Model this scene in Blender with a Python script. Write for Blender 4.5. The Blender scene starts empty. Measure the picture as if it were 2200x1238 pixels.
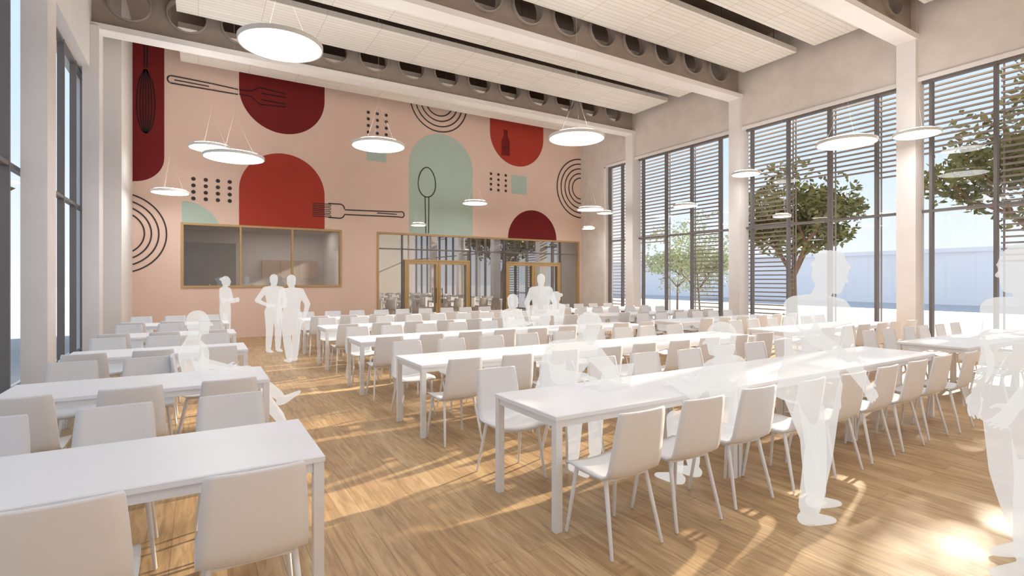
import bpy, math, random
from mathutils import Vector, Matrix
random.seed(7)
S = bpy.context.scene
COL = S.collection
S.view_settings.view_transform = 'Standard'
S.view_settings.exposure = 0.05

# ------------------------------------------------------------------ materials
def srgb(r, g, b):
    f = lambda c: (c/255/12.92) if c/255 <= .04045 else ((c/255+.055)/1.055)**2.4
    return (f(r), f(g), f(b), 1)

def new_mat(name):
    m = bpy.data.materials.new(name); m.use_nodes = True
    nt = m.node_tree; nt.nodes.clear()
    out = nt.nodes.new('ShaderNodeOutputMaterial')
    return m, nt, out

def mat(name, col, rough=.6, noise=.06, scale=3.0, bump=0.0, bscale=40, metal=0, stretch=(1,1,1), spec=.4):
    m, nt, out = new_mat(name)
    b = nt.nodes.new('ShaderNodeBsdfPrincipled')
    b.inputs['Roughness'].default_value = rough
    b.inputs['Metallic'].default_value = metal
    b.inputs['Specular IOR Level'].default_value = spec
    tc = nt.nodes.new('ShaderNodeTexCoord')
    mp = nt.nodes.new('ShaderNodeMapping'); mp.inputs['Scale'].default_value = stretch
    nt.links.new(tc.outputs['Object'], mp.inputs['Vector'])
    n = nt.nodes.new('ShaderNodeTexNoise'); n.inputs['Scale'].default_value = scale
    n.inputs['Detail'].default_value = 5
    nt.links.new(mp.outputs[0], n.inputs['Vector'])
    mix = nt.nodes.new('ShaderNodeMix'); mix.data_type = 'RGBA'
    mix.inputs[6].default_value = tuple(max(0, c*(1-noise*2)) for c in col[:3])+(1,)
    mix.inputs[7].default_value = tuple(min(1, c*(1+noise*1.2)) for c in col[:3])+(1,)
    nt.links.new(n.outputs['Fac'], mix.inputs[0])
    nt.links.new(mix.outputs[2], b.inputs['Base Color'])
    if bump:
        n2 = nt.nodes.new('ShaderNodeTexNoise'); n2.inputs['Scale'].default_value = bscale
        nt.links.new(mp.outputs[0], n2.inputs['Vector'])
        bp = nt.nodes.new('ShaderNodeBump'); bp.inputs['Strength'].default_value = bump
        bp.inputs['Distance'].default_value = .02
        nt.links.new(n2.outputs['Fac'], bp.inputs['Height'])
        nt.links.new(bp.outputs[0], b.inputs['Normal'])
    nt.links.new(b.outputs[0], out.inputs[0])
    return m

def floor_mat():
    m, nt, out = new_mat('oak_planks')
    b = nt.nodes.new('ShaderNodeBsdfPrincipled'); b.inputs['Roughness'].default_value = .42
    b.inputs['Specular IOR Level'].default_value = .35
    tc = nt.nodes.new('ShaderNodeTexCoord')
    mp = nt.nodes.new('ShaderNodeMapping'); mp.inputs['Rotation'].default_value = (0, 0, math.radians(90))
    nt.links.new(tc.outputs['Object'], mp.inputs['Vector'])
    br = nt.nodes.new('ShaderNodeTexBrick')
    br.inputs['Scale'].default_value = 1; br.inputs['Brick Width'].default_value = 1.9
    br.inputs['Row Height'].default_value = .14; br.inputs['Mortar Size'].default_value = .0015
    br.inputs['Color1'].default_value = srgb(200, 170, 130); br.inputs['Color2'].default_value = srgb(184, 151, 110)
    br.inputs['Mortar'].default_value = srgb(140, 110, 80); br.offset = .37
    nt.links.new(mp.outputs[0], br.inputs['Vector'])
    mp2 = nt.nodes.new('ShaderNodeMapping'); mp2.inputs['Scale'].default_value = (11, 1.1, 1)
    nt.links.new(tc.outputs['Object'], mp2.inputs['Vector'])
    n = nt.nodes.new('ShaderNodeTexNoise'); n.inputs['Scale'].default_value = 2.2; n.inputs['Detail'].default_value = 8
    n.inputs['Distortion'].default_value = 1.0
    nt.links.new(mp2.outputs[0], n.inputs['Vector'])
    rp = nt.nodes.new('ShaderNodeValToRGB')
    rp.color_ramp.elements[0].position = .3; rp.color_ramp.elements[0].color = (.58, .53, .47, 1)
    rp.color_ramp.elements[1].position = .65; rp.color_ramp.elements[1].color = (1.1, 1.1, 1.1, 1)
    nt.links.new(n.outputs['Fac'], rp.inputs[0])
    mx = nt.nodes.new('ShaderNodeMix'); mx.data_type = 'RGBA'; mx.blend_type = 'MULTIPLY'
    mx.inputs[0].default_value = .8
    nt.links.new(br.outputs['Color'], mx.inputs[6]); nt.links.new(rp.outputs[0], mx.inputs[7])
    nt.links.new(mx.outputs[2], b.inputs['Base Color'])
    nt.links.new(b.outputs[0], out.inputs[0])
    return m

def panel_mat():
    m, nt, out = new_mat('acoustic_wood_wool')
    b = nt.nodes.new('ShaderNodeBsdfPrincipled'); b.inputs['Roughness'].default_value = .9
    tc = nt.nodes.new('ShaderNodeTexCoord')
    br = nt.nodes.new('ShaderNodeTexBrick')
    br.inputs['Scale'].default_value = 1; br.inputs['Brick Width'].default_value = 1.2
    br.inputs['Row Height'].default_value = .125; br.inputs['Mortar Size'].default_value = .006
    br.offset = 0
    br.inputs['Color1'].default_value = srgb(238, 233, 226); br.inputs['Color2'].default_value = srgb(230, 225, 217)
    br.inputs['Mortar'].default_value = srgb(200, 191, 180)
    nt.links.new(tc.outputs['Object'], br.inputs['Vector'])
    nt.links.new(br.outputs['Color'], b.inputs['Base Color'])
    nt.links.new(b.outputs[0], out.inputs[0])
    return m

def glass_mat(name, refl=.08, tint=(1, 1, 1, 1), rough=0.0):
    m, nt, out = new_mat(name)
    t = nt.nodes.new('ShaderNodeBsdfTransparent'); t.inputs[0].default_value = tint
    g = nt.nodes.new('ShaderNodeBsdfGlossy'); g.inputs['Roughness'].default_value = rough
    g.inputs['Color'].default_value = (.95, .97, 1, 1)
    mx = nt.nodes.new('ShaderNodeMixShader'); mx.inputs[0].default_value = refl
    nt.links.new(t.outputs[0], mx.inputs[1]); nt.links.new(g.outputs[0], mx.inputs[2])
    nt.links.new(mx.outputs[0], out.inputs[0])
    return m

def emis_mat(name, col, st):
    m, nt, out = new_mat(name)
    e = nt.nodes.new('ShaderNodeEmission'); e.inputs[0].default_value = col; e.inputs[1].default_value = st
    nt.links.new(e.outputs[0], out.inputs[0]); return m

def ghost_mat():
    m, nt, out = new_mat('translucent_white_figure')
    t = nt.nodes.new('ShaderNodeBsdfTransparent')
    d = nt.nodes.new('ShaderNodeBsdfDiffuse'); d.inputs[0].default_value = (.95, .94, .92, 1)
    e = nt.nodes.new('ShaderNodeEmission'); e.inputs[0].default_value = (1, .975, .945, 1); e.inputs[1].default_value = .84  # figures glow by themselves, standing in for flat, bleaching light
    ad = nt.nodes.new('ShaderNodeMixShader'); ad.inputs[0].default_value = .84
    mx = nt.nodes.new('ShaderNodeMixShader'); mx.inputs[0].default_value = .5
    nt.links.new(d.outputs[0], ad.inputs[1]); nt.links.new(e.outputs[0], ad.inputs[2])
    nt.links.new(t.outputs[0], mx.inputs[1]); nt.links.new(ad.outputs[0], mx.inputs[2])
    nt.links.new(mx.outputs[0], out.inputs[0]); return m

M = dict(
    floor=floor_mat(), panel=panel_mat(),
    plaster=mat('wall_plaster', srgb(234, 230, 227), .8, .04, 1.5, .05, 30),
    concrete=mat('concrete', srgb(228, 219, 211), .85, .09, 2.5, .25, 60),
    column=mat('column_white', srgb(236, 231, 229), .7, .04, 2),
    beam=mat('beam_white', srgb(236, 232, 228), .7, .04, 2),
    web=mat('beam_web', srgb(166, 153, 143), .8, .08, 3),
    deck=mat('roof_deck', srgb(150, 136, 126), .9, .08, 2),
    peach=mat('mural_peach', srgb(228, 200, 184), .8, .035, 1.1, .04, 40),
    dred=mat('mural_dark_red', srgb(116, 24, 24), .8, .08, 1.5),
    red=mat('mural_red', srgb(174, 60, 44), .8, .07, 1.5),
    mint=mat('mural_mint', srgb(180, 198, 186), .8, .05, 1.5),
    ink=mat('mural_ink', srgb(62, 56, 58), .8, .1, 3),
    darkink=mat('mural_dark_ink', srgb(40, 18, 20), .8, .1, 3),
    frame=mat('window_frame_grey', srgb(116, 111, 110), .5, .05, 4),
    oak=mat('oak_frame', srgb(188, 156, 108), .5, .08, 6, stretch=(4, 4, .6)),
    slat=mat('timber_slat', srgb(140, 131, 125), .7, .1, 4),
    table=mat('table_white', srgb(242, 242, 246), .38, .02, 3),
    chair=mat('chair_white_plastic', srgb(233, 232, 234), .45, .02, 3),
    metal=mat('leg_white_metal', srgb(234, 233, 234), .4, .02, 5),
    lamprim=mat('lamp_rim', srgb(225, 222, 218), .5, .02, 5),
    lamp=emis_mat('lamp_diffuser', (1, .99, .975, 1), 15.0),
    ceilglow=emis_mat('added_ceiling_glow', (1, .99, .97, 1), 11.0),
    kitchen=mat('back_room_wall', srgb(160, 153, 148), .7, .06, 2),
    steel=mat('dark_cabinet', srgb(52, 48, 48), .45, .1, 5),
    brown=mat('brown_reflection', srgb(120, 86, 64), .6, .1, 4),
    glass=glass_mat('window_glass', .03),
    iglass=glass_mat('interior_glass', .36, (.9, .92, .93, 1)),
    sglass=glass_mat('serving_glass', .26, (.9, .9, .9, 1)),
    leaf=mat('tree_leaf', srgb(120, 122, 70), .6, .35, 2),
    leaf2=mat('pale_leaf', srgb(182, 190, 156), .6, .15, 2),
    bark=mat('tree_bark', srgb(130, 104, 84), .9, .2, 9, .4, 20),
    ground=mat('paving', srgb(188, 188, 194), .9, .05, .6),
    bldg=mat('pale_facade', srgb(250, 248, 252), .9, .01, .3),
    ghost=ghost_mat(),
)

# ------------------------------------------------------------------ mesh helpers
class MB:
    """mesh builder collecting verts / faces / material slots"""
    def __init__(s): s.v = []; s.f = []; s.mi = []; s.mats = []
    def slot(s, m):
        if m not in s.mats: s.mats.append(m)
        return s.mats.index(m)
    def add(s, vs, fs, m):
        o = len(s.v); k = s.slot(m)
        s.v += [tuple(v) for v in vs]
        for f in fs: s.f.append([i+o for i in f]); s.mi.append(k)
    def box(s, x0, x1, y0, y1, z0, z1, m):
        s.add([(x0,y0,z0),(x1,y0,z0),(x1,y1,z0),(x0,y1,z0),(x0,y0,z1),(x1,y0,z1),(x1,y1,z1),(x0,y1,z1)],
              [(3,2,1,0),(4,5,6,7),(0,1,5,4),(1,2,6,5),(2,3,7,6),(3,0,4,7)], m)
    def loft(s, rings, m, n=12):
        vs = []
        for c, u, v, ru, rv in rings:
            for i in range(n):
                a = 2*math.pi*i/n
                vs.append(c + u*(ru*math.cos(a)) + v*(rv*math.sin(a)))
        fs = []
        k = len(rings)
        for j in range(k-1):
            for i in range(n):
                a = j*n+i; b = j*n+(i+1) % n
                fs.append((a, b, b+n, a+n))
        fs.append(tuple(reversed(range(n))))
        fs.append(tuple(range((k-1)*n, k*n)))
        s.add(vs, fs, m)
    def cap(s, a, b, ra, rb, m, n=12, flat=1.0, side=None):
        a = Vector(a); b = Vector(b); d = (b-a)
        if d.length < 1e-6: d = Vector((0, 0, 1e-4))
        d = d.normalized()
        ref = side if side is not None else (Vector((1, 0, 0)) if abs(d.x) < .8 else Vector((0, 1, 0)))
        u = (ref - d*ref.dot(d)).normalized(); v = d.cross(u)
        R = []
        for t in (-90*.92, -60, -30): R.append((a + d*(ra*math.sin(math.radians(t))), u, v, ra*math.cos(math.radians(t)), ra*math.cos(math.radians(t))*flat))
        R.append((a, u, v, ra, ra*flat)); R.append((b, u, v, rb, rb*flat))
        for t in (30, 60, 90*.92): R.append((b + d*(rb*math.sin(math.radians(t))), u, v, rb*math.cos(math.radians(t)), rb*math.cos(math.radians(t))*flat))
        s.loft(R, m, n)
    def ell(s, c, u, v, w, ru, rv, rw, m, n=14):
        c = Vector(c); R = []
        for t in range(-80, 81, 20):
            R.append((c + w*(rw*math.sin(math.radians(t))), u, v, ru*math.cos(math.radians(t)), rv*math.cos(math.radians(t))))
        s.loft(R, m, n)
    def mesh(s, name, smooth=False):
        me = bpy.data.meshes.new(name); me.from_pydata(s.v, [], s.f)
        for m in s.mats: me.materials.append(m)
        me.polygons.foreach_set('material_index', s.mi)
        if smooth: me.polygons.foreach_set('use_smooth', [True]*len(s.f))
        me.update(); return me
    def obj(s, name, parent=None, smooth=False, loc=(0, 0, 0), rot=0):
        o = bpy.data.objects.new(name, s.mesh(name, smooth)); COL.objects.link(o)
        o.location = loc; o.rotation_euler = (0, 0, rot)
        if parent: o.parent = parent
        return o

def empty(name, loc=(0, 0, 0), rot=0):
    e = bpy.data.objects.new(name, None); COL.objects.link(e); e.location = loc; e.rotation_euler = (0, 0, rot)
    e.empty_display_size = .2
    return e

# ------------------------------------------------------------------ room shell
XL, XR, YB, YF, ZR = -2.0, 13.2, -4.5, 16.5, 8.2
b = MB(); b.box(XL-.3, XR+.35, YB-.2, 22, -.1, 0, M['floor']); b.obj('floor')
b = MB(); b.box(XL-.3, XR+.5, YB-.2, YF+.2, ZR, ZR+.2, M['deck']); b.obj('ceiling')

# mural wall
b = MB()
P = M['peach']
b.box(-2.3, -.38, YF, YF+.2, 0, ZR, P)
b.box(-.38, 13.6, YF, YF+.2, 3.15, ZR, P)
b.box(-.38, 3.77, YF, YF+.2, 0, 1.43, P)
b.box(3.77, 4.91, YF, YF+.2, 0, 3.15, P)
b.box(13.1, 13.6, YF, YF+.2, 0, 3.15, P)
b.obj('wall_mural')

BE = [13.65, 9.42, 5.22, 1.02, -3.18]     # beam lines
# right wall
b = MB(); C = M['concrete']
b.box(XR, XR+.4, YB, YF, 5.92, ZR, C)
b.box(XR, XR+.4, 15.05, YF, 0, 5.92, C)
b.box(XR+.02, XR+.4, YB, 15.05, 0, .22, M['column'])
b.obj('wall_right')
b = MB()
b.box(XR-.03, XR, YB, 15.1, 5.86, 5.95, M['column'])
b.box(XR-.03, XR, 15.0, 15.09, .0, 5.9, M['column'])
b.obj('trim_1')
# left wall
b = MB()
b.box(XL-.3, XL+.12, YB, YF, 5.92, ZR, M['plaster'])
b.box(XL-.3, -1.45, 14.25, YF, 0, ZR, M['plaster'])
b.box(XL-.3, XL, YB, 14.25, 0, .12, M['column'])
b.obj('wall_left')
# wall behind the viewer
b = MB()
b.box(XL-.3, XR+.4, YB-.2, YB, 0, ZR, M['plaster'])
b.obj('wall_rear')
# columns
for y in BE:
    b = MB()
    b.box(XR-.12, XR+.28, y-.18, y+.18, 0, 6.8, M['column'])
    b.obj('column')
    b = MB()
    b.box(XL, XL+.27, y-.25, y+.25, 0, 6.8, M['column'])
    b.obj('column')

# cellular beams
def beam(y):
    e = empty('cellular_beam', (0, y, 0))
    cu = bpy.data.curves.new('web', 'CURVE'); cu.dimensions = '2D'; cu.fill_mode = 'BOTH'; cu.extrude = .045
    def spl(pts):
        sp = cu.splines.new('POLY'); sp.points.add(len(pts)-1); sp.use_cyclic_u = True
        for p, q in zip(sp.points, pts): p.co = (q[0], q[1], 0, 1)
    spl([(XL+.1, 6.85), (XR, 6.85), (XR, ZR), (XL+.1, ZR)])
    x = -1.25
    ring = MB()
    while x < XR-.5:
        spl([(x+.39*math.cos(a*math.pi/16), 7.47+.39*math.sin(a*math.pi/16)) for a in range(32)])
        # sleeve ring
        n = 32; vs = []; fs = []
        for i in range(n):
            c, s_ = math.cos(2*math.pi*i/n), math.sin(2*math.pi*i/n)
            for r, yy in ((.39, -.13), (.39, .13), (.365, .13), (.365, -.13)):
                vs.append((x+r*c, yy, 7.47+r*s_))
        for i in range(n):
            j = (i+1) % n
            for k in range(4):
                fs.append((i*4+k, j*4+k, j*4+(k+1) % 4, i*4+(k+1) % 4))
        ring.add(vs, fs, M['web'])
        x += 1.04
    o = bpy.data.objects.new('web_tmp', cu); COL.objects.link(o)
    dg = bpy.context.evaluated_depsgraph_get()
    me = bpy.data.meshes.new_from_object(o.evaluated_get(dg)); bpy.data.objects.remove(o)
    me.materials.clear(); me.materials.append(M['web'])
    w = bpy.data.objects.new('web', me); COL.objects.link(w); w.rotation_euler = (math.radians(90), 0, 0); w.parent = e
    ring.obj('hole_sleeves', e, True)
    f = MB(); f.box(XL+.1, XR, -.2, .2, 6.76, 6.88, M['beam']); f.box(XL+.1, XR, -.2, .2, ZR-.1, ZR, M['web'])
    f.obj('flanges', e)
for y in BE: beam(y)

# acoustic panels
def apanel(y0, y1):
    b = MB(); b.box(-.4, 12.95, y0, y1, 7.38, 7.50, M['panel'])
    x = .3
    while x < 12.8:     # suspension rods
        for yy in (y0+.2, y1-.2): b.box(x-.008, x+.008, yy-.008, yy+.008, 7.5, ZR, M['frame'])
        x += 2.0
    b.obj('acoustic_ceiling_panel')
for y in BE:
    if y > 13:
        apanel(y+.38, 16.2)
    else:
        apanel(y+.38, y+1.88); apanel(y+2.32, y+3.82)

# ------------------------------------------------------------------ windows
def window_wall(n, x, ys, ylim, ztop, zbot, dx, inward):
    e = empty('window_%d' % n)
    b = MB(); F = M['frame']
    for y in ys:
        b.box(x-dx, x+dx, y-.028, y+.028, zbot, ztop, F)
    for z in (zbot+.04, 3.1, ztop-.04):
        b.box(x-dx*.9, x+dx*.9, ylim[0], ylim[1], z-.028, z+.028, F)
    b.obj('frame', e)
    g = MB(); g.add([(x, ylim[0], zbot), (x, ylim[1], zbot), (x, ylim[1], ztop), (x, ylim[0], ztop)], [(0, 1, 2, 3)], M['glass'])
    g.obj('glass', e)
ys = [13.28-1.05*k for k in range(-1, 17)]
window_wall(1, XR+.22, ys + [15.02], (YB, 15.05), 5.92, .22, .06, -1)
ysl = [14.2-1.05*k for k in range(0, 18)]
window_wall(2, XL-.1, ysl, (YB, 14.25), 5.92, .12, .05, 1)

# exterior louvres
def louvre(y0, y1, z0, z1, x=14.3):
    b = MB(); z = z0
    while z < z1:
        b.box(x-.035, x+.035, y0, y1, z, z+.035, M['slat']); z += .125
    for y in (y0+.03, y1-.03): b.box(x+.035, x+.055, y-.015, y+.015, -.05, z1, M['slat'])
    b.obj('exterior_louvre_screen')
for a in [(14.6,16.4,.4,6.4),(13.0,14.5,3.0,6.4),(11.9,12.95,3.9,6.4),(10.72,11.85,.6,6.4),(8.42,10.0,.5,6.4),
          (7.36,8.4,4.4,6.4),(6.29,7.34,4.3,6.4),(5.6,6.27,4.1,6.4),(4.05,5.5,4.5,6.4),(2.5,4.0,2.0,6.4),(-1.2,.8,4.4,6.4)]:
    louvre(*a)

# ------------------------------------------------------------------ serving window + glazed doors in mural wall
def frame_rect(b, x0, x1, z0, z1, w, y0, y1, m, bottom=True):
    b.box(x0, x0+w, y0, y1, z0, z1, m); b.box(x1-w, x1, y0, y1, z0, z1, m)
    b.box(x0+w, x1-w, y0, y1, z1-w, z1, m)
    if bottom: b.box(x0+w, x1-w, y0, y1, z0, z0+w, m)
e = empty('window_3'); b = MB()
frame_rect(b, -.40, 3.79, 1.41, 3.17, .06, YF-.03, YF+.12, M['oak'])
for x in (1.02, 2.38): b.box(x-.025, x+.025, YF-.02, YF+.1, 1.47, 3.11, M['oak'])
b.obj('frame', e)
g = MB(); g.add([(-.36, YF+.05, 1.45), (3.75, YF+.05, 1.45), (3.75, YF+.05, 3.13), (-.36, YF+.05, 3.13)], [(0, 1, 2, 3)], M['sglass']); g.obj('glass', e)

e = empty('window_4'); b = MB()
frame_rect(b, 4.90, 13.1, 0, 3.17, .06, YF-.03, YF+.12, M['oak'], False)
for x in (5.75, 8.25, 9.62, 12.2): b.box(x-.02, x+.02, YF+.0, YF+.08, 0, 3.11, M['frame'])
b.box(4.96, 13.04, YF, YF+.08, 2.62, 2.66, M['frame'])
b.obj('frame', e)
g = MB(); g.add([(4.95, YF+.05, 0), (13.05, YF+.05, 0), (13.05, YF+.05, 3.12), (4.95, YF+.05, 3.12)], [(0, 1, 2, 3)], M['iglass']); g.obj('glass', e)
for i, (x0, x1) in enumerate(((5.81, 8.19), (9.68, 12.14))):
    e = empty('door_%d' % (i+1)); b = MB(); xm = (x0+x1)/2
    frame_rect(b, x0, x1, 0, 2.30, .05, YF-.06, YF-.001, M['oak'], False)
    for a, c in ((x0+.05, xm-.005), (xm+.005, x1-.05)):
        frame_rect(b, a, c, .01, 2.24, .085, YF-.05, YF-.002, M['oak'])
    b.obj('leaf_frames', e)
    h = MB()
    for s_ in (-.11, .11): h.cap((xm+s_, YF-.11, .85), (xm+s_, YF-.11, 1.35), .013, .013, M['steel'], 8)
    for s_ in (-.11, .11):
        for z in (.9, 1.3): h.cap((xm+s_, YF-.11, z), (xm+s_, YF-.05, z), .009, .009, M['steel'], 8)
    h.obj('pull_handles', e, True)
# rooms behind
b = MB(); K = M['kitchen']
b.box(-2.3, 13.6, 21.5, 21.7, 0, 3.4, K); b.box(-2.3, -2.1, YF+.2, 21.5, 0, 3.4, K)
b.box(4.2, 4.35, YF+.2, 21.5, 0, 3.4, K); b.box(13.45, 13.6, YF+.2, 21.5, 0, 3.4, K)
b.obj('wall_back_rooms')
b = MB(); b.box(-2.3, 13.6, YF+.2, 21.7, 3.4, 3.5, M['kitchen']); b.obj('ceiling_back_rooms')
b = MB(); b.box(-.35, 1.0, 18.2, 18.9, 0, 2.75, M['steel']); b.box(-.3, .3, 18.17, 18.2, .1, 2.7, M['steel']); b.box(.35, .95, 18.17, 18.2, .1, 2.7, M['steel'])
b.box(.29, .31, 18.14, 18.17, 1.0, 1.5, M['metal']); b.obj('kitchen_tall_cabinet')
b = MB(); b.box(2.0, 3.9, 20.9, 21.45, 1.7, 2.35, M['brown'])  # box stands in for a brownish reflection in the serving glass
for x in (2.6, 3.25): b.box(x-.01, x+.01, 20.88, 20.9, 1.7, 2.35, M['steel'])
b.obj('brown_reflection_box')
b = MB(); b.box(-1.9, 4.0, 20.7, 21.45, .1, .88, M['metal']); b.box(-1.95, 4.05, 20.65, 21.47, .88, .92, M['steel']); b.obj('kitchen_counter')

# ------------------------------------------------------------------ mural painting
mu = MB()
def shape(pts, m, layer=1):
    y = YF - .004*layer
    mu.add([(x, y, z) for x, z in pts], [tuple(range(len(pts)))], m)
def arc(cx, cz, r, a0, a1, n=40, rz=None):
    rz = rz or r
    return [(cx+r*math.cos(math.radians(a0+(a1-a0)*i/n)), cz+rz*math.sin(math.radians(a0+(a1-a0)*i/n))) for i in range(n+1)]
def stroke(pts, w, m, closed=False, layer=3):
    y = YF-.004*layer; n = len(pts); L = []; R = []
    for i, p in enumerate(pts):
        if closed: a, c = pts[i-1], pts[(i+1) % n]
        else: a, c = pts[max(0, i-1)], pts[min(n-1, i+1)]
        dx, dz = c[0]-a[0], c[1]-a[1]; l = math.hypot(dx, dz) or 1
        L.append((p[0]-dz/l*w/2, y, p[1]+dx/l*w/2)); R.append((p[0]+dz/l*w/2, y, p[1]-dx/l*w/2))
    fs = [(i, (i+1) % n, n+(i+1) % n, n+i) for i in range(n if closed else n-1)]
    mu.add(L+R, fs, m)
def dots(x0, x1, nx, z0, z1, nz, r=.052):
    for i in range(nx):
        for j in range(nz):
            shape(arc(x0+(x1-x0)*i/(nx-1), z0+(z1-z0)*j/(nz-1), r, 0, 345, 23), M['ink'], 3)
XW = -1.45
# dark red capsule at left
shape([(XW, 8.15), (XW, 4.16)] + [p for p in arc(-1.45, 4.85, .68, -90, 0, 24)][1:] + [(-.77, 8.15)], M['dred'])
# whisk
wx = -1.17
stroke([(wx-.035, 7.95), (wx-.03, 7.15), (wx+.03, 7.15), (wx+.035, 7.95)], .03, M['darkink'], True)
for k in (.08, .16, .25):
    pts = []
    for i in range(31):
        t = math.pi*i/30
        pts.append((wx + k*1.02*math.cos(t)*math.sin(math.sin(t)*math.pi/2)**.35 if math.sin(t) > 0.001 else wx+.02*math.cos(t), 7.1-1.65*math.sin(t)**.8 if math.sin(t) > 0 else 7.1))
    stroke(pts, .03, M['darkink'])
stroke([(wx, 7.1), (wx, 5.5)], .03, M['darkink'])
# top utensil handle + fork head inside the dark red half-round
stroke(arc(-.6, 6.95, .1, 90, 270, 14) + [(.95, 6.84), (.95, 6.98), (.3, 7.02)], .035, M['ink'], True)
stroke([(-.55, 6.95), (.25, 6.93)], .03, M['ink'])
# dark red half-round
shape([(.98, 8.1), (.98, 7.06)] + arc(2.135, 7.06, 1.155, 180, 360)[1:-1] + [(3.29, 7.06), (3.29, 8.1)], M['dred'])
stroke([(.98, 6.86), (1.3, 6.84), (1.5, 6.66), (2.2, 6.7), (2.2, 6.78), (1.55, 6.8)], .03, M['darkink'])
stroke([(.98, 6.98), (1.3, 7.0), (1.5, 7.14), (2.2, 7.08), (2.2, 6.98), (1.55, 6.98)], .03, M['darkink'])
# red arch
shape([(.98, 3.17), (3.29, 3.17)] + arc(2.135, 4.17, 1.155, 0, 180), M['red'])
dots(-.115, .75, 4, 4.36, 3.83, 4)
# mint quarter
shape([(-.38, 3.17)] + [(x, z) for x, z in arc(-.38, 2.8, .95, 23, 90, 20)], M['mint'])
# rings left
for r in (1.03, .86, .70, .55):
    a = math.degrees(math.acos(.3/r)); stroke(arc(-1.75, 2.83, r, -a, a, 40), .035, M['ink'])
# fork
fx = 2.95
for z in (3.58, 3.69, 3.80, 3.91):
    stroke([(fx, z-.03), (fx+.5, z-.03), (fx+.52, z), (fx+.5, z+.03), (fx, z+.03)], .022, M['ink'], True)
stroke([(fx+.45, 3.54), (fx+.72, 3.53)] + arc(fx+.78, 3.68, .15, -80, -10, 6) + [(5.6, 3.69)] + arc(5.7, 3.77, .10, -70, 70, 8) + [(5.6, 3.85), (fx+.95, 3.80)] + arc(fx+.78, 3.82, .15, 10, 80, 6) + [(fx+.45, 3.96)], .035, M['ink'])
stroke([(4.9, 3.77), (5.55, 3.77)], .03, M['ink'])
dots(4.62, 5.2, 3, 6.95, 6.32, 4, .05)
shape([(4.57, 5.42), (5.2, 5.42), (5.2, 6.0), (4.57, 6.0)], M['mint'])
for r in (1.04, .86, .68, .5): stroke(arc(7.05, 7.73, r, 180, 360, 48), .04, M['ink'])
# mint arch with spoon
shape([(5.97, 3.17), (8.32, 3.17)] + arc(7.145, 5.45, 1.175, 0, 180), M['mint'])
stroke([(6.60+.31*math.sin(a)*(1-.12*math.cos(a)), 4.92+.5*math.cos(a)) for a in [2*math.pi*i/40 for i in range(40)]], .035, M['ink'], True)
stroke([(6.53, 4.43), (6.56, 3.2)], .03, M['ink']); stroke([(6.67, 4.43), (6.66, 3.2)], .03, M['ink'])
dots(9.06, 9.68, 3, 5.47, 4.90, 4, .05)
shape([(9.92, 4.83), (10.6, 4.83), (10.6, 5.52), (9.92, 5.52)], M['mint'])
shape([(9.02, 8.1), (9.02, 7.03)] + arc(10.19, 7.03, 1.17, 180, 360)[1:-1] + [(11.36, 7.03), (11.36, 8.1)], M['red'])
shape([(9.5, 6.2), (9.85, 6.2), (9.85, 6.75), (9.76, 6.9), (9.76, 7.15), (9.59, 7.15), (9.59, 6.9), (9.5, 6.75)], M['dred'], 2)
stroke([(9.55, 6.5), (9.8, 6.5)], .03, M['darkink'])
shape(arc(10.88, 3.17, 1.1, 0, 180), M['dred'])
for r in (1.17, .98, .79, .60, .42): stroke(arc(13.18, 5.3, r, 90, 270, 44), .045, M['ink'])
mu.obj('mural_painting')

# ------------------------------------------------------------------ pendants
def pendant(x, y, z, dia):
    e = empty('pendant_lamp', (x, y, z)); r = dia/2; n = 48
    b = MB(); vs = []; fs = []
    prof = [(r-.02, .0), (r, .0), (r, .055), (r-.05, .07), (.06, .075)]
    for pr, pz in prof:
        for i in range(n): vs.append((pr*math.cos(2*math.pi*i/n), pr*math.sin(2*math.pi*i/n), pz))
    for k in range(len(prof)-1):
        for i in range(n):
            j = (i+1) % n; fs.append((k*n+i, k*n+j, (k+1)*n+j, (k+1)*n+i))
    fs.append(tuple(range((len(prof)-1)*n, len(prof)*n)))
    b.add(vs, fs, M['lamprim']); b.obj('housing', e)
    d = MB(); d.add([((r-.02)*math.cos(2*math.pi*i/n), (r-.02)*math.sin(2*math.pi*i/n), .004) for i in range(n)], [tuple(reversed(range(n)))], M['lamp'])
    d.obj('diffuser', e)
    d = MB(); d.add([((r-.07)*math.cos(2*math.pi*i/n), (r-.07)*math.sin(2*math.pi*i/n), .082) for i in range(n)], [tuple(range(n))], M['ceilglow'])  # glowing disc added on top to brighten ceiling and upper walls
    d.obj('added_glow_disc', e)
    c = MB()
    for a in (0, 2.094, 4.189):
        c.cap((r*.7*math.cos(a), r*.7*math.sin(a), .06), (0, 0, .9), .001, .001, M['lamprim'], 5)
    c.cap((0, 0, .9), (0, 0, ZR-z), .0015, .0015, M['lamprim'], 5); c.obj('cable', e)
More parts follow.
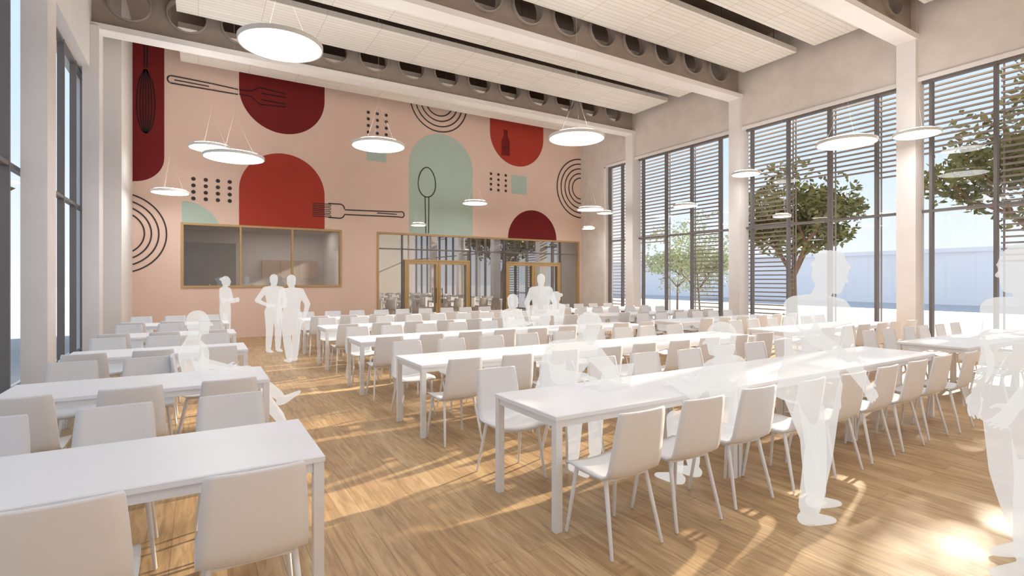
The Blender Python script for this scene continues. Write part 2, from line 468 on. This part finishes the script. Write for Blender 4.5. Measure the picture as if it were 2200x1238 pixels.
for p in [(.94,7.49,4.72,1.05),(.26,14.2,4.72,.93),(.62,11.9,4.08,1.12),(3.12,10.4,4.32,1.05),(-.58,14.95,3.71,.8),
          (6.29,8.0,4.36,1.08),(7.5,14.7,4.04,.8),(5.8,15.2,3.3,.47),(11.6,14.0,4.05,.9),(11.4,13.0,3.8,.52),(12.26,14.9,3.5,.48),
          (12.3,10.5,3.79,.69),(12.5,8.65,4.43,.72),(12.5,7.65,3.2,.42),(10.67,5.24,4.24,1.02),(12.3,4.72,4.52,.8),  # smallest disc is a reflection in the glass, built as a pendant
          (3.2,3.2,4.9,1.05),(7.6,1.3,4.9,1.05),(.4,.2,4.9,1.05),(4.2,-1.2,4.9,1.05),(9.5,-2.2,4.9,1.05)]:  # this row: unseen pendants added to brighten the room near the viewer
    pendant(*p)

# ------------------------------------------------------------------ table / chair
def table_mesh(L, W=.8, H=.75):
    b = MB(); T = M['table']; ch = .005; th = .03
    vs = []
    for z, i in ((H-th, 0), (H-th+ch, 0), (H-ch, 0), (H, ch)):
        vs += [(i, i, z), (L-i, i, z), (L-i, W-i, z), (i, W-i, z)]
    fs = [(3, 2, 1, 0), (12, 13, 14, 15)]
    for k in range(3):
        for i in range(4):
            j = (i+1) % 4; fs.append((k*4+i, k*4+j, k*4+4+j, k*4+4+i))
    b.add(vs, fs, T)
    l = .05
    for x in (.004, L-l-.004):
        for y in (.004, W-l-.004):
            b.box(x, x+l, y, y+l, 0, H-th-.001, M['metal'])
    b.box(.056, L-.056, .012, .034, H-.078, H-th-.001, M['metal']); b.box(.056, L-.056, W-.034, W-.012, H-.078, H-th-.001, M['metal'])
    b.box(.012, .034, .056, W-.056, H-.078, H-th-.001, M['metal']); b.box(L-.034, L-.012, .056, W-.056, H-.078, H-th-.001, M['metal'])
    return b.mesh('dining_table')
TM = table_mesh(1.84)

def chair_mesh():
    prof = [(.225, .425, .195), (.215, .442, .205), (.16, .452, .212), (.05, .446, .215), (-.07, .440, .215), (-.14, .444, .214), (-.185, .470, .212),
            (-.205, .515, .210), (-.224, .61, .206), (-.243, .72, .199), (-.260, .815, .190), (-.264, .845, .186), (-.265, .855, .180)]
    nx = 9; th = .014
    b = MB(); vs = []
    for k, (y, z, w) in enumerate(prof):
        a = prof[max(0, k-1)]; c = prof[min(len(prof)-1, k+1)]
        dy, dz = c[0]-a[0], c[1]-a[1]; l = math.hypot(dy, dz); ny, nz = dz/l, -dy/l
        if k < 1: ny, nz = 0, 1
        for i in range(nx):
            u = i/(nx-1)*2-1; cv = .018*u*u
            vs.append((w*u, y+ny*cv, z+nz*cv))
    m_ = len(vs)
    for k, (y, z, w) in enumerate(prof):
        a = prof[max(0, k-1)]; c = prof[min(len(prof)-1, k+1)]
        dy, dz = c[0]-a[0], c[1]-a[1]; l = math.hypot(dy, dz); ny, nz = dz/l, -dy/l
        for i in range(nx):
            v = vs[k*nx+i]; vs.append((v[0], v[1]-ny*th, v[2]-nz*th))
    fs = []; K = len(prof)
    for k in range(K-1):
        for i in range(nx-1):
            a = k*nx+i
            fs.append((a, a+nx, a+nx+1, a+1)); fs.append((a+m_, a+1+m_, a+nx+1+m_, a+nx+m_))
    for k in range(K-1):
        a = k*nx; fs.append((a, a+m_, a+nx+m_, a+nx)); a = k*nx+nx-1; fs.append((a, a+nx, a+nx+m_, a+m_))
    for i in range(nx-1):
        fs.append((i, i+1, i+1+m_, i+m_)); a = (K-1)*nx+i; fs.append((a, a+m_, a+1+m_, a+1))
    b.add(vs, fs, M['chair'])
    for sx in (-1, 1):
        b.cap((sx*.165, .15, .425), (sx*.205, .205, .012), .0145, .0105, M['metal'], 8)
        b.cap((sx*.165, -.12, .425), (sx*.205, -.215, .012), .0145, .0105, M['metal'], 8)
        b.cap((sx*.165, -.12, .425), (sx*.165, .15, .425), .010, .010, M['metal'], 8)
    b.cap((-.165, .15, .425), (.165, .15, .425), .010, .010, M['metal'], 8)
    b.cap((-.165, -.12, .425), (.165, -.12, .425), .010, .010, M['metal'], 8)
    me = b.mesh('dining_chair', True); return me
CM = chair_mesh()
def chair(x, y, rot):
    o = bpy.data.objects.new('dining_chair', CM); COL.objects.link(o); o.location = (x, y, 0); o.rotation_euler = (0, 0, rot)
def table(x, y):
    o = bpy.data.objects.new('dining_table', TM); COL.objects.link(o); o.location = (x, y, 0)

rows = [2.69+2.33*k for k in range(5)]
for k, y in enumerate(rows):
    for x in (1.95, 3.80, 5.65, 8.45, 10.30): table(x, y)
    table(-1.30, y)
    xa = [2.24+.605*i for i in range(9)] + [8.72+.6*i for i in range(6)]
    for i, x in enumerate(xa):
        j = lambda s_: random.uniform(-s_, s_)
        chair(x+j(.02), y-.19+j(.035), j(.05))
        if not (k == 2 and abs(x-6.1) < .4): chair(x+j(.02), y+.8+.21+j(.035), math.pi+j(.05))
    for i, x in enumerate((.20, -.42, -1.02)):
        chair(x, y-.10 if k == 0 else y-.19, random.uniform(-.04, .04))
        if not (k == 1 and i == 0): chair(x, y+1.02, math.pi+random.uniform(-.06, .06))
chair(.03, 6.32, -math.pi/2)

# ------------------------------------------------------------------ people
def person(loc, yaw, J, scale=1.0, voxel=.010, hair='short', build=1.0):
    G = M['ghost']; b = MB(); V = Vector
    j = {k: V(v) for k, v in J.items() if isinstance(v, tuple)}
    lat_s = (j['shR']-j['shL']).normalized(); lat_h = (j['hipR']-j['hipL']).normalized()
    pel = (j['hipR']+j['hipL'])/2; top = (j['shR']+j['shL'])/2
    nk = j['neck']; hs = J.get('hs', 1.0); lg = J.get('leg', 1.0); hem = J.get('hem', 0)
    R = []
    prof = [(-.16, .150, .105), (-.06, .172, .122), (.08, .168, .118), (.3, .150, .108), (.5, .155, .115), (.72, .178, .126), (.88, .178, .114), (.98, .15, .085), (1.07, .085, .06)]
    if hem: prof = [(-.30, .150, .120), (-.28, .195, .150)] + [(t, rx*1.05, ry*1.12) for t, rx, ry in prof[1:]]
    for t, rx, ry in prof:
        lat = (lat_h*(1-t)+lat_s*t).normalized(); up = (top-pel).normalized()
        bend = J.get('hunch', 0)*math.sin(math.pi*min(max(t, 0), 1))
        fw = up.cross(lat).normalized()
        R.append((pel+(top-pel)*t - fw*bend, lat, fw, rx*build, ry*build))
    b.loft(R, G, 18)
    for s_ in 'LR':
        sh, el, wr = j['sh'+s_], j['el'+s_], j['wr'+s_]
        b.cap((top+nk)/2, sh, .06, .066*build, G)
        b.cap(sh, el, .064*build, .050*build, G); b.cap(el, wr, .050*build, .034, G)
        hp, kn, an = j['hip'+s_], j['kn'+s_], j['an'+s_]
        b.cap(hp, kn, .098*build*lg, .068*lg, G); b.cap(kn, kn+(an-kn)*.3, .068*lg, .066*lg, G); b.cap(kn+(an-kn)*.3, kn+(an-kn)*.92, .066*lg, .054*lg, G)
        b.cap(kn+(an-kn)*.85, an, .045, .042, G)
        # shoe
        fd = V(J.get('ft'+s_, (0, 1, -.12))).normalized(); sd = fd.cross(V((0, 0, 1))).normalized(); uu = sd.cross(fd)
        h0 = an - uu*.045 - fd*.05
        b.loft([(h0-fd*.015, sd, uu, .022, .02), (h0, sd, uu, .036, .036), (h0+fd*.06, sd, uu, .042, .048), (h0+fd*.13, sd, uu, .046, .036), (h0+fd*.19, sd, uu, .046, .026), (h0+fd*.24, sd, uu, .032, .018), (h0+fd*.26, sd, uu, .012, .010)], G, 14)
        # hand
        hd = V(J.get('hd'+s_, tuple(wr-el))).normalized()
        sgn = -1 if s_ == 'R' else 1
        nrm = V(J.get('pn'+s_, (sgn, 0, 0))); nrm = (nrm-hd*nrm.dot(hd)).normalized(); sd = hd.cross(nrm)
        if sd.dot(V((0, 1, .3))) < 0: sd = -sd
        b.loft([(wr-hd*.02, sd, nrm, .026, .022), (wr+hd*.02, sd, nrm, .034, .018), (wr+hd*.06, sd, nrm, .042, .016), (wr+hd*.095, sd, nrm, .038, .013)], G, 12)
        curl = J.get('curl', .45)
        for q, ln in ((-.033, .058), (-.011, .074), (.011, .080), (.033, .072)):
            p0 = wr+hd*.085+sd*q; d1 = (hd+nrm*curl*.5+sd*q*2.5).normalized(); d2 = (hd+nrm*curl*1.5+sd*q*2).normalized()
            p1 = p0+d1*ln*.55; p2 = p1+d2*ln*.5
            b.cap(p0, p1, .0095, .0088, G, 8); b.cap(p1, p2, .0088, .0075, G, 8)
        p0 = wr+hd*.03+sd*.03; p1 = p0+(hd*.6+sd*.7+nrm*.3).normalized()*.042; p2 = p1+(hd*.9+sd*.3+nrm*.4).normalized()*.032
        b.cap(p0, p1, .013, .011, G, 8); b.cap(p1, p2, .0105, .0085, G, 8)
    # neck and head
    hc = j['head']; f = V(J.get('face', (0, 1, 0))).normalized()
    ax = V(J.get('headup', (0, 0, 1))).normalized(); r_ = f.cross(ax).normalized(); ax = r_.cross(f).normalized()
    b.cap(nk-V((0, 0, .03)), hc-ax*.06-f*.015, .062, .054, G)
    def H(rr, ff, aa): return hc + (r_*rr + f*ff + ax*aa)*hs
    b.loft([(H(0, o, h), r_, f, rx*hs, ry*hs) for h, rx, ry, o in ((-.118, .024, .026, .045), (-.10, .042, .052, .033), (-.065, .057, .076, .014), (-.02, .068, .090, .002), (.03, .074, .096, -.004), (.07, .070, .089, -.010), (.10, .052, .066, -.012), (.115, .022, .03, -.012))], G, 18)
    b.cap(H(0, .088, .005), H(0, .114, -.026), .008, .014, G, 8)
    b.cap(H(-.014, .080, -.058), H(.014, .080, -.058), .012, .012, G, 8)
    b.cap(H(-.03, .083, .026), H(.03, .083, .026), .010, .010, G, 8)
    b.cap(H(-.01, .070, -.100), H(.01, .070, -.100), .016, .016, G, 8)
    for s_ in (-1, 1): b.ell(H(s_*.076, -.008, -.01), r_, f, ax, .010, .018, .03, G, 10)
    b.ell(H(0, -.018, .036), r_, f, ax, .084*hs, .100*hs, .094*hs, G, 18)
    b.ell(H(0, -.05, -.02), r_, f, ax, .072*hs, .062*hs, .08*hs, G, 16)
    if hair == 'bob':
        b.ell(H(0, -.035, -.03), r_, f, ax, .092, .078, .12, G, 16); b.ell(H(0, -.02, .035), r_, f, ax, .095, .108, .1, G, 16)
    if hair == 'bun':
        b.ell(H(0, -.125, .05), r_, f, ax, .04, .04, .04, G, 12)
    if hair == 'curly':
        for i in range(30):
            a = random.uniform(0, 6.28); t = random.uniform(-.1, 1.4)
            dv = r_*math.cos(a)*math.cos(t)+f*(math.sin(a)*math.cos(t))+ax*math.sin(t)
            if dv.dot(f) > .6: continue
            b.ell(H(0, -.02, .03)+dv*.088*hs, r_, f, ax, .028, .028, .028, G, 8)
    o = b.obj('person', None, True, loc, yaw); o.scale = (scale,)*3
    rm = o.modifiers.new('remesh', 'REMESH'); rm.mode = 'VOXEL'; rm.voxel_size = voxel; rm.use_smooth_shade = True
    sm = o.modifiers.new('smooth', 'SMOOTH'); sm.factor = .5; sm.iterations = 3
    return o
ST = dict(neck=(0, -.01, 1.47), head=(0, .03, 1.625), shL=(-.185, 0, 1.41), shR=(.185, 0, 1.41), elL=(-.24, -.02, 1.13), elR=(.24, -.02, 1.13),
          wrL=(-.25, .05, .89), wrR=(.25, .05, .89), hipL=(-.09, 0, .92), hipR=(.09, 0, .92), knL=(-.10, .02, .50), knR=(.10, .02, .50), anL=(-.11, -.02, .09), anR=(.11, -.02, .09))
SI = dict(neck=(0, .03, 1.03), head=(0, .07, 1.175), shL=(-.18, .02, .965), shR=(.18, .02, .965), elL=(-.23, .12, .75), elR=(.23, .12, .75),
          wrL=(-.14, .33, .79), wrR=(.14, .33, .79), hipL=(-.09, -.04, .53), hipR=(.09, -.04, .53), knL=(-.11, .38, .51), knR=(.11, .38, .51), anL=(-.12, .36, .09), anR=(.12, .36, .09))
def P(base, **k): d = dict(base); d.update(k); return d
R90 = math.pi/2
# big standing man, facing right, leaning forward with his arms out
yaw = -math.atan2(.93, -.36)
person((3.62, 1.98, 0), yaw, P(ST, head=(0, .13, 1.67), neck=(0, .03, 1.51), shL=(-.19, 0, 1.43), shR=(.19, 0, 1.43), face=(0, 1, -.25), hs=1.12, leg=1.22, hem=1,
       elL=(-.25, .22, 1.19), elR=(.24, .02, 1.15), wrL=(-.22, .47, 1.04), wrR=(.24, .16, .95), hdL=(0, 1, -.2), pnL=(0, 0, -1), hdR=(0, .6, -.8),
       hipL=(-.09, -.05, .93), hipR=(.09, -.05, .93), knL=(-.1, .07, .5), knR=(.1, -.05, .5), anL=(-.11, .10, .09), anR=(.11, -.14, .09)), 1.0, .007, 'curly', 1.18)
# far right person, facing left
person((4.01, 1.01, 0), -math.atan2(-.80, .5), P(ST, face=(0, 1, -.05), head=(0, .04, 1.65), leg=1.2, hs=1.1, elR=(.25, -.04, 1.14), wrR=(.24, .06, .92), hdR=(0, .25, -.95), elL=(-.24, .10, 1.14), wrL=(-.22, .27, .95), hdL=(0, .6, -.75),
       knL=(-.1, .06, .5), anL=(-.11, .10, .09), anR=(.11, -.1, .09), hem=1), 1.02, .007, 'short', 1.2)
# two men in aisle
person((1.45, 12.8, 0), math.radians(200), P(ST, leg=1.1, elR=(.33, -.08, 1.17), wrR=(.17, .12, 1.05), hdR=(-1, .3, 0), elL=(-.30, -.05, 1.16), wrL=(-.2, .12, 1.02), hdL=(1, .4, 0)), 1.0, .012)
person((1.58, 11.05, 0), math.radians(20), P(ST, leg=1.15, elL=(-.26, -.03, 1.15), elR=(.33, -.02, 1.15), wrR=(.30, .04, .9), anL=(-.1, -.1, .1), knL=(-.1, 0, .5), anR=(.11, .08, .09)), .985, .012, build=1.12)
# woman with folded arms near serving window
person((.56, 14.5, 0), math.radians(-70), P(ST, elL=(-.24, .06, 1.13), elR=(.24, .06, 1.13), wrL=(.0, .24, 1.17), wrR=(-.02, .26, 1.12), hdL=(.7, .3, .1), hdR=(-.4, .8, .1)), .98, .012, 'bun', 1.0)
# man seated sideways with legs stretched into the aisle
person((.03, 6.32, 0), -R90, P(SI, neck=(0, -.07, 1.02), head=(0, -.02, 1.15), shL=(-.18, -.08, .95), shR=(.18, -.08, .95), elL=(-.24, -.02, .72), elR=(.24, .0, .72), wrL=(-.14, .22, .66), wrR=(.12, .24, .66),
       knL=(-.09, .42, .60), anL=(-.12, .76, .28), ftL=(0, .8, .35), knR=(.08, .42, .56), anR=(.14, .74, .085), ftR=(0, 1, -.12)), 1.02, .008, build=1.1)
# man hunched over laptop
person((2.84, 3.88, 0), math.pi, P(SI, hunch=.05, neck=(-.03, .24, 1.04), head=(-.06, .36, 1.16), face=(0, 1, -.5), shL=(-.19, .20, .98), shR=(.18, .20, .98), elL=(-.28, .36, .79), elR=(.26, .36, .79), wrL=(-.12, .52, .80), wrR=(.12, .52, .80),
       hdL=(.1, 1, -.05), hdR=(-.1, 1, -.05), pnL=(0, 0, -1), pnR=(0, 0, -1)), 1.03, .008, 'curly', 1.3)
# seated youngster near side
person((3.42, 2.52, 0), math.radians(8), P(SI, head=(-.03, .05, 1.17), face=(-.5, 1, -.1), elL=(-.24, .14, .78), elR=(.25, .12, .77), wrL=(-.15, .34, .80), wrR=(.16, .33, .80), pnL=(0, 0, -1), pnR=(0, 0, -1)), 1.0, .008, 'bob', 1.05)
# group further back
person((5.05, 8.42, 0), math.pi+.3, P(SI, pnL=(0, 0, -1), pnR=(0, 0, -1)), 1.04, .012, 'bob', 1.0)
person((6.9, 9.45, 0), .2, P(SI, face=(-.6, 1, 0), pnL=(0, 0, -1), pnR=(0, 0, -1)), 1.05, .012, 'bun', 1.0)
person((6.1, 8.95, 0), math.radians(165), P(ST, elL=(-.30, 0, 1.16), elR=(.30, 0, 1.16), wrL=(-.29, .06, .92), wrR=(.29, .06, .92), hem=1), 1.0, .012, build=1.12)

# laptop
e = empty('laptop', (2.84, 3.12, .75)); b = MB()
b.box(-.16, .16, .0, .22, 0, .018, M['ghost']); b.obj('base', e)
b = MB(); vs = [(-.16, 0, .018), (.16, 0, .018), (.16, -.05, .20), (-.16, -.05, .20), (-.16, .01, .02), (.16, .01, .02), (.16, -.042, .203), (-.16, -.042, .203)]
b.add(vs, [(0, 1, 2, 3), (7, 6, 5, 4), (0, 4, 5, 1), (2, 6, 7, 3), (1, 5, 6, 2), (0, 3, 7, 4)], M['ghost']); b.obj('screen_lid', e)

# ------------------------------------------------------------------ exterior
b = MB(); b.add([(-120, -120, -.15), (160, -120, -.15), (160, 160, -.15), (-120, 160, -.15)], [(0, 1, 2, 3)], M['ground']); b.obj('ground')
b = MB(); b.box(46, 54, -30, 80, -.15, 3.6, M['bldg']); b.box(45.8, 54, -30.2, 80.2, 3.6, 3.9, M['bldg'])
b.obj('distant_building')
def tree(x, y, h, cr, cz, nleaf, leafm, ls=.16, trunk=.13, seed=1, zmin=1.9):
    rnd = random.Random(seed); b = MB(); V = Vector; ends = []
    def br(p, d, l, r, lv):
        q = p+d*l; b.cap(p, q, r, r*.72, M['bark'], 7)
        if lv < 3: ends.append(q)
        if lv == 0: return
        for i in range(4 if lv == 4 else 3):
            a = i*2.1+rnd.uniform(-.6, .6); sp = rnd.uniform(.5, .95)
            nd = (d + V((math.cos(a)*sp, math.sin(a)*sp, rnd.uniform(-.15, .25)))).normalized()
            br(q, nd, l*rnd.uniform(.58, .72), r*.62, lv-1)
    br(V((0, 0, -.15)), V((rnd.uniform(-.06, .06), rnd.uniform(-.06, .06), 1)).normalized(), cz*.45, trunk, 4)
    vs = []; fs = []
    for i in range(nleaf):
        if rnd.random() < .55:
            c = rnd.choice(ends) + V((rnd.gauss(0, .2), rnd.gauss(0, .2), rnd.gauss(0, .18)))
        else:
            cc = V((rnd.gauss(0, 1), rnd.gauss(0, 1), rnd.gauss(0, 1))).normalized()*rnd.uniform(.55, 1)
            c = V((cc.x*cr, cc.y*cr, cz+cc.z*(h-cz)))
            if math.sin(c.x*3.1+seed)+math.sin(c.y*2.7+1)+math.sin(c.z*3.3+seed*2) < -.2: continue
        if c.z > h or c.z < zmin: continue
        u = V((rnd.gauss(0, 1), rnd.gauss(0, 1), rnd.gauss(0, .6))).normalized(); w = u.cross(V((rnd.gauss(0, 1), rnd.gauss(0, 1), rnd.gauss(0, 1)))).normalized()
        s_ = ls*rnd.uniform(.5, 1.0); k = len(vs)
        vs += [c-u*s_, c-u*s_*.1+w*s_*.5, c+u*s_, c-u*s_*.1-w*s_*.5]; fs.append((k, k+1, k+2, k+3))
    b.add(vs, fs, leafm); b.obj('tree', None, False, (x, y, 0))
tree(18.6, 10.9, 6.0, 2.2, 4.2, 7500, M['leaf'], seed=3)
tree(17.0, 3.5, 7.2, 2.3, 4.8, 6500, M['leaf'], .15, seed=5)
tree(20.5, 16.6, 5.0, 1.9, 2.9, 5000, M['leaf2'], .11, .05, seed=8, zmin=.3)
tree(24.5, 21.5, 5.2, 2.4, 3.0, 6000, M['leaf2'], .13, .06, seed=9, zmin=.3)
tree(-6.5, 13.0, 6.5, 2.6, 4.2, 6000, M['leaf'], seed=13)
tree(-7.0, 19.0, 6.0, 2.6, 3.8, 5000, M['leaf'], seed=17)

# ------------------------------------------------------------------ light
sun = bpy.data.lights.new('sun', 'SUN'); sun.energy = 14.0; sun.angle = .018; sun.color = (1, .86, .66)
so = bpy.data.objects.new('sun', sun); COL.objects.link(so)
el = math.radians(22.5); az = Vector((1, .22, 0)).normalized()
dirv = -(az*math.cos(el)+Vector((0, 0, math.sin(el))))
so.rotation_euler = dirv.to_track_quat('-Z', 'Y').to_euler(); so.location = (30, 10, 20)

w = bpy.data.worlds.new('sky'); S.world = w; w.use_nodes = True; nt = w.node_tree; nt.nodes.clear()
out = nt.nodes.new('ShaderNodeOutputWorld'); bg = nt.nodes.new('ShaderNodeBackground'); bg.inputs[1].default_value = 1.35
tc = nt.nodes.new('ShaderNodeTexCoord'); sp = nt.nodes.new('ShaderNodeSeparateXYZ'); rp = nt.nodes.new('ShaderNodeValToRGB')
rp.color_ramp.elements[0].position = 0; rp.color_ramp.elements[0].color = (.72, .75, .79, 1)
rp.color_ramp.elements[1].position = .6; rp.color_ramp.elements[1].color = (.48, .62, .78, 1)
e_ = rp.color_ramp.elements.new(.22); e_.color = (.52, .645, .76, 1)
nt.links.new(tc.outputs['Generated'], sp.inputs[0]); nt.links.new(sp.outputs['Z'], rp.inputs[0]); nt.links.new(rp.outputs[0], bg.inputs[0]); nt.links.new(bg.outputs[0], out.inputs[0])

def area(x, y, z, sx, sy, pw, rot=(0, 0, 0), col=(1, .95, .9)):
    l = bpy.data.lights.new('back_room_fill', 'AREA'); l.shape = 'RECTANGLE'; l.size = sx; l.size_y = sy; l.energy = pw; l.color = col
    o = bpy.data.objects.new('back_room_fill', l); COL.objects.link(o); o.location = (x, y, z); o.rotation_euler = rot
area(8.5, 19, 3.38, 6, 2, 80); area(2.4, 19.8, 3.38, 3, 1, 60)  # fill light added to brighten the back rooms, without fixtures

# ------------------------------------------------------------------ camera
cam = bpy.data.cameras.new('camera'); co = bpy.data.objects.new('camera', cam); COL.objects.link(co)
cam.sensor_width = 36; cam.lens = 1117/2200*36; cam.shift_y = -17/2200
co.location = (0, 0, 1.62); co.rotation_euler = (math.radians(90), 0, math.radians(-31.1))
cam.clip_start = .05; cam.clip_end = 400
S.camera = co
